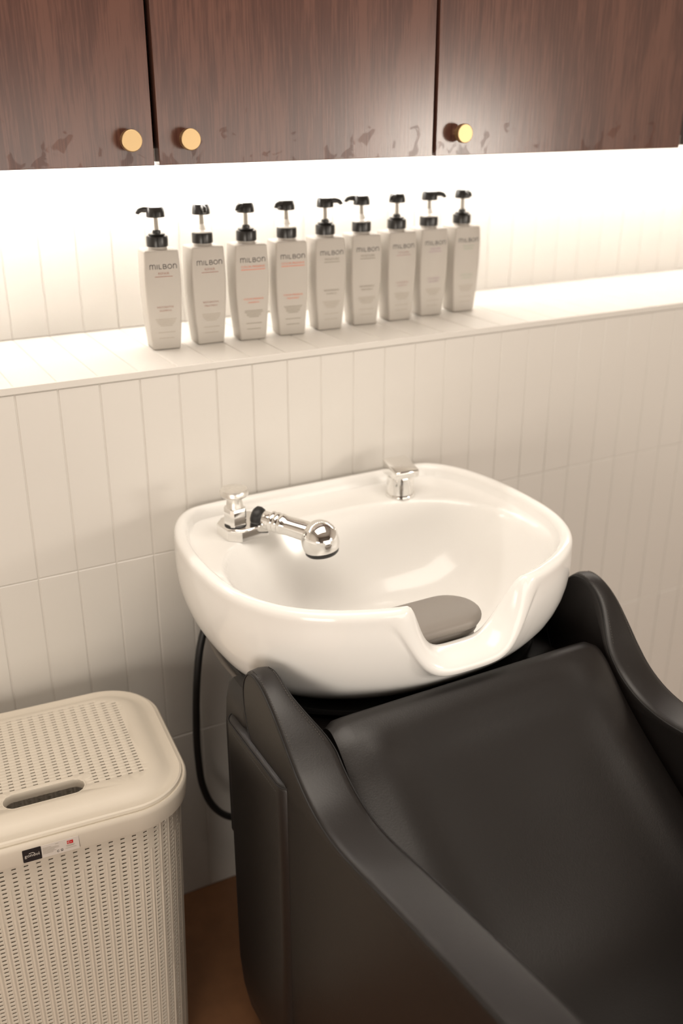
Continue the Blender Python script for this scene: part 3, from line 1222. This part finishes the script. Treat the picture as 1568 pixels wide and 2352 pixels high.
wl = obj('info_label', place_front([Vector((p.x, p.y, z)) for z in (-0.0002, 0.0003) for p in round_rect(0.0250, 0.0102, 0.0008, 3)], SX + 0.0375, SZ, yl),
         [tuple(range(16)), tuple(range(16, 32))] + [(i, (i + 1) % 16, 16 + (i + 1) % 16, 16 + i) for i in range(16)], 'sticker_white', collar, False)
wl['label'] = 'pale label with fine print and a small red flag'
lines = []
for i, (a, b) in enumerate(((-0.0235, -0.012), (-0.0235, -0.002), (-0.0235, -0.0015), (-0.0235, -0.008), (-0.0235, -0.006), (-0.0235, -0.010))):
    lines.append([(a, 0.0055 - 0.0019 * i), (b, 0.0055 - 0.0019 * i)])
lines += [[(-0.0065, 0.0075), (-0.002, 0.0075)], [(0.007, -0.0005), (0.019, -0.0005)], [(0.008, -0.0018), (0.018, -0.0018)], [(0.006, -0.0048), (0.021, -0.0048)]]
Vl, Fl = stroke_data(lines, 0.0006)
obj('fine_print', place_front([Vector((v.x, v.y, 0.0005)) for v in Vl], SX + 0.0375, SZ, yl), Fl, 'ink_text', wl, False)
Vl, Fl = stroke_data([arc(-0.0035, -0.0055, 0.0014, 0.0014, 30, 330, 10), arc(0.0015, -0.0047, 0.0013, 0.0013, 0, 360, 12), [(-0.0002, -0.0068), (0.0032, -0.0068)]], 0.0006)
obj('recycling_marks', place_front([Vector((v.x, v.y, 0.0005)) for v in Vl], SX + 0.0375, SZ, yl), Fl, 'ink_black', wl, False)
fl = obj('flag_print', place_front([Vector((x, y, 0.0005)) for x, y in ((0.0090, 0.0015), (0.0172, 0.0015), (0.0172, 0.0070), (0.0090, 0.0070))], SX + 0.0375, SZ, yl), [(0, 1, 2, 3)], 'sticker_red', wl, False)
Vm, Fm = stroke_data([arc(0.0118, 0.00425, 0.0015, 0.0015, 50, 310, 12)], 0.0007)
b0 = len(Vm)
star = [Vector((0.0144 + rr_ * math.cos(R(180 + 36 * i)), 0.00425 + rr_ * math.sin(R(180 + 36 * i)), 0)) for i, rr_ in enumerate([0.0009, 0.0004] * 5)]
Vm += star
Fm.append(tuple(range(b0, b0 + 10)))
obj('crescent_and_star', place_front([Vector((v.x, v.y, 0.0007)) for v in Vm], SX + 0.0375, SZ, yl), Fm, 'sticker_white', wl, False)

# ================================================================== BOTTLES
BH = 0.1655
wprof = [(0.0, 0.0240), (0.002, 0.0244), (0.020, 0.0259), (0.045, 0.0279), (0.075, 0.0297), (0.105, 0.0306), (0.130, 0.0304), (0.150, 0.0296), (BH, 0.0287)]
dprof = [(0.0, 0.0200), (0.002, 0.0204), (0.020, 0.0212), (0.045, 0.0226), (0.075, 0.0240), (0.105, 0.0249), (0.130, 0.0252), (0.150, 0.0250), (BH, 0.0246)]


def interp(tab, z):
    for (z0, a), (z1, b) in zip(tab[:-1], tab[1:]):
        if z <= z1:
            return a + (b - a) * (z - z0) / (z1 - z0)
    return tab[-1][1]


zs_ = [0.0, 0.002, 0.012, 0.028, 0.045, 0.062, 0.080, 0.098, 0.115, 0.130, 0.145, 0.157, BH - 0.0015, BH]
rb = []
for z in zs_:
    ins = 0.0012 if z in (0.0, BH) else 0.0
    rb.append([Vector((p.x, p.y, z)) for p in round_rect(interp(wprof, z) - ins, interp(dprof, z) - ins, 0.0032, 3)])
V, F = loft(rb)
body_me = mesh_from('body', V, F, True, 35)
body_me.materials.append(M['bottle'])


def mk(name, prof_, m, n=32, ridges=None):
    V_, F_ = lathe_data(prof_, n, (0, 0), ridges)
    me = mesh_from(name, V_, F_, True, 35)
    me.materials.append(M[m])
    return me


neck_me = mk('neck', [(0.0155, BH - 0.001), (0.0155, BH + 0.006), (0.0, BH + 0.006)], 'bottle')
collar_me = mk('collar', [(0.0, BH + 0.0045), (0.0172, BH + 0.0045), (0.0176, BH + 0.0055), (0.0176, BH + 0.0195), (0.0168, BH + 0.0212), (0.0, BH + 0.0212)], 'black_plastic', 64, ({2, 3}, 0.0006))
flange_b = mk('flange', [(0.0, BH + 0.021), (0.0125, BH + 0.021), (0.0140, BH + 0.0235), (0.0135, BH + 0.0248), (0.0070, BH + 0.0252), (0.0066, BH + 0.0300), (0.0055, BH + 0.0308), (0.0, BH + 0.0308)], 'black_plastic')
flange_w = mk('flange', [(0.0, BH + 0.021), (0.0150, BH + 0.021), (0.0152, BH + 0.0232), (0.0120, BH + 0.0245), (0.0072, BH + 0.0262), (0.0050, BH + 0.0320), (0.0042, BH + 0.0350), (0.0, BH + 0.0350)], 'white_plastic')
stem_me = mk('stem', [(0.0, BH + 0.030), (0.0036, BH + 0.030), (0.0033, BH + 0.0525), (0.0, BH + 0.0525)], 'clear_stem', 20)
head_me = mk('pump_head', [(0.0, BH + 0.0512), (0.0148, BH + 0.0512), (0.0154, BH + 0.0520), (0.0150, BH + 0.0590), (0.0140, BH + 0.0645), (0.0122, BH + 0.0672), (0.0085, BH + 0.0682), (0.0, BH + 0.0685)], 'black_plastic', 40)
spv, spf = tube_data(catmull([(0.010, 0, BH + 0.0622), (0.018, 0, BH + 0.0628), (0.0245, 0, BH + 0.0618), (0.0285, 0, BH + 0.0585), (0.0295, 0, BH + 0.0560)], 4),
                     [0.0048] * 6 + [0.0042] * 5 + [0.0036] * 3 + [0.0033] * 3, 12)
spout_me = mesh_from('spout', spv, spf, True, 40)
spout_me.materials.append(M['black_plastic'])


def milbon(hgt=1.0):
    """the unicase wordmark drawn with strokes; cap height 1."""
    S = []
    x = 0.0
    S += [[(x, 0), (x, 1.0)], [(x, 0.62)] + arc(x + 0.31, 0.66, 0.29, 0.34, 170, 15, 6) + [(x + 0.60, 0.62), (x + 0.60, 0)],
          [(x + 0.60, 0.62)] + arc(x + 0.90, 0.66, 0.29, 0.34, 170, 15, 6) + [(x + 1.20, 0.62), (x + 1.20, 0)]]
    x += 1.62
    S += [[(x, 0), (x, 1.0)]]
    x += 0.44
    S += [[(x, 1.0), (x, 0.06), (x + 0.56, 0.06)]]
    x += 0.92
    S += [[(x, 0.05), (x, 0.95), (x + 0.40, 0.95)] + arc(x + 0.42, 0.74, 0.22, 0.21, 90, -90, 6) + [(x, 0.53)],
          [(x + 0.40, 0.53)] + arc(x + 0.46, 0.29, 0.26, 0.24, 90, -90, 6) + [(x, 0.05)]]
    x += 1.02
    S += [arc(x + 0.45, 0.5, 0.45, 0.46, 0, 360, 20)]
    x += 1.26
    S += [[(x, 0), (x, 1.0)], [(x, 0.60)] + arc(x + 0.35, 0.62, 0.33, 0.36, 170, 10, 8) + [(x + 0.70, 0.55), (x + 0.70, 0)]]
    w = x + 0.70
    return S, w


LOGO, LW = milbon()
logo_v, logo_f = stroke_data(LOGO, 0.135)


def on_front(V_, dx, z0, lift):
    out = []
    for v in V_:
        z = z0 + v[1]
        out.append(Vector((dx + v[0], -(interp(dprof, z) + lift), z)))
    return out


_tcache = {}


def text(b, s):
    if (b, s) not in _tcache:
        _tcache[(b, s)] = text_data(b, s, 1.05)
    return _tcache[(b, s)]


LIFT = 0.0003


def bar(x0, x1, z, w):
    return [[(x0, z), (x1, z)]]


SPEC = [
    ('REPAIR', ('RESTORATIVE', 'SHAMPOO'), 'ink_brown', 0.030, 'b', 155, -6, 'white shampoo bottle reading REPAIR with a black pump neck'),
    ('REPAIR', ('RESTORATIVE', 'TREATMENT'), 'ink_brown', 0.030, 'w', -98, -1, 'white treatment bottle reading REPAIR with a white pump neck'),
    ('COLOR PRESERVE', ('COLOR PRESERVE', 'SHAMPOO'), 'ink_red', 0.044, 'b', -142, -4, 'white shampoo bottle with bright red print and a black pump neck'),
    ('COLOR PRESERVE', ('COLOR PRESERVE', 'TREATMENT'), 'ink_red', 0.044, 'w', -152, -5, 'white treatment bottle with bright red print and a white pump neck'),
    ('MOISTURE', ('REPLENISHING', 'SHAMPOO'), 'ink_grey', 0.031, 'b', -38, -3, 'white bottle with grey MOISTURE print and a black pump neck'),
    ('MOISTURE', ('REPLENISHING', 'TREATMENT'), 'ink_grey', 0.031, 'w', 160, -4, 'white bottle with grey MOISTURE print and a white pump neck'),
    ('VOLUME', ('VOLUMIZING', 'SHAMPOO'), 'ink_mauve', 0.031, 'b', -145, -1, 'white bottle with pale mauve underlined print and a black pump neck'),
    ('VOLUME', ('VOLUMIZING', 'TREATMENT'), 'ink_purple', 0.029, 'w', -35, -2, 'white bottle with pale purple print and a white pump neck'),
    ('SMOOTH', ('SMOOTHING', 'SHAMPOO'), 'ink_green', 0.022, 'b', -95, -1, 'white bottle with pale green print at the end of the row'),
]
POS = [(0.543, 0.119), (0.6245, 0.124), (0.702, 0.1155), (0.780, 0.1175), (0.8600, 0.1235), (0.938, 0.1285), (1.0165, 0.1325), (1.0945, 0.142), (1.1730, 0.1445)]
for (nm, sub, ink, uw, kind, ang, rz, label), (bx, by) in zip(SPEC, POS):
    root = empty('pump_bottle', (bx, by + 0.0202, ZL + 0.0006), R(rz))
    tag(root, label, 'bottle', 'pump bottles on the tiled ledge')
    body = link('body', body_me, None, root)
    link('neck', neck_me, None, root)
    link('collar', collar_me, None, root)
    link('flange', flange_b if kind == 'b' else flange_w, None, root)
    link('stem', stem_me, None, root)
    hd_ = link('pump_head', head_me, None, root)
    hd_.rotation_euler = (0, 0, R(ang - rz))
    link('spout', spout_me, None, hd_)
    sc = 0.0445 / LW
    obj('brand_print', on_front([(v[0] * sc, v[1] * sc) for v in logo_v], -0.0445 / 2 + 0.0015, 0.1360, LIFT), logo_f, 'ink_black', body, False)
    Vn, Fn = text(nm, 0.0058 if len(nm) < 10 else 0.0052)
    Vu, Fu = stroke_data([[(-uw / 2 + uw * i / 6, 0) for i in range(7)]], 0.0011)
    Vn_ = on_front([(v.x, v.y) for v in Vn], 0.0015, 0.1268, LIFT) + on_front([(v[0], v[1]) for v in Vu], 0.0015, 0.1236, LIFT)
    obj('name_print', Vn_, list(Fn) + [tuple(i + len(Vn) for i in f) for f in Fu], ink, body, False)
    Va, Fa = text(sub[0], 0.0044)
    Vc, Fc = text(sub[1], 0.0042)
    Vs_ = on_front([(v.x, v.y) for v in Va], 0.001, 0.0715, LIFT) + on_front([(v.x, v.y) for v in Vc], 0.001, 0.0655, LIFT)
    obj('product_print', Vs_, list(Fa) + [tuple(i + len(Va) for i in f) for f in Fc], ink, body, False)
    rnd = random.Random(nm + sub[1])
    ls = []
    for i, w in enumerate((0.036, 0.035, 0.030, 0.027, 0.020)):
        w *= rnd.uniform(0.88, 1.02)
        ls.append([(-w / 2, -0.0028 * i), (0, -0.0028 * i), (w / 2, -0.0028 * i)])
    ls += [[(-0.0145, -0.0225), (0.0145, -0.0225)], [(-0.013, -0.0325), (0.0125, -0.0325)]]
    Vl, Fl = stroke_data(ls, 0.0010)
    obj('fine_print', on_front([(v[0], v[1]) for v in Vl], 0.001, 0.0525, LIFT), Fl, 'ink_text' if ink != 'ink_red' else 'ink_grey', body, False)
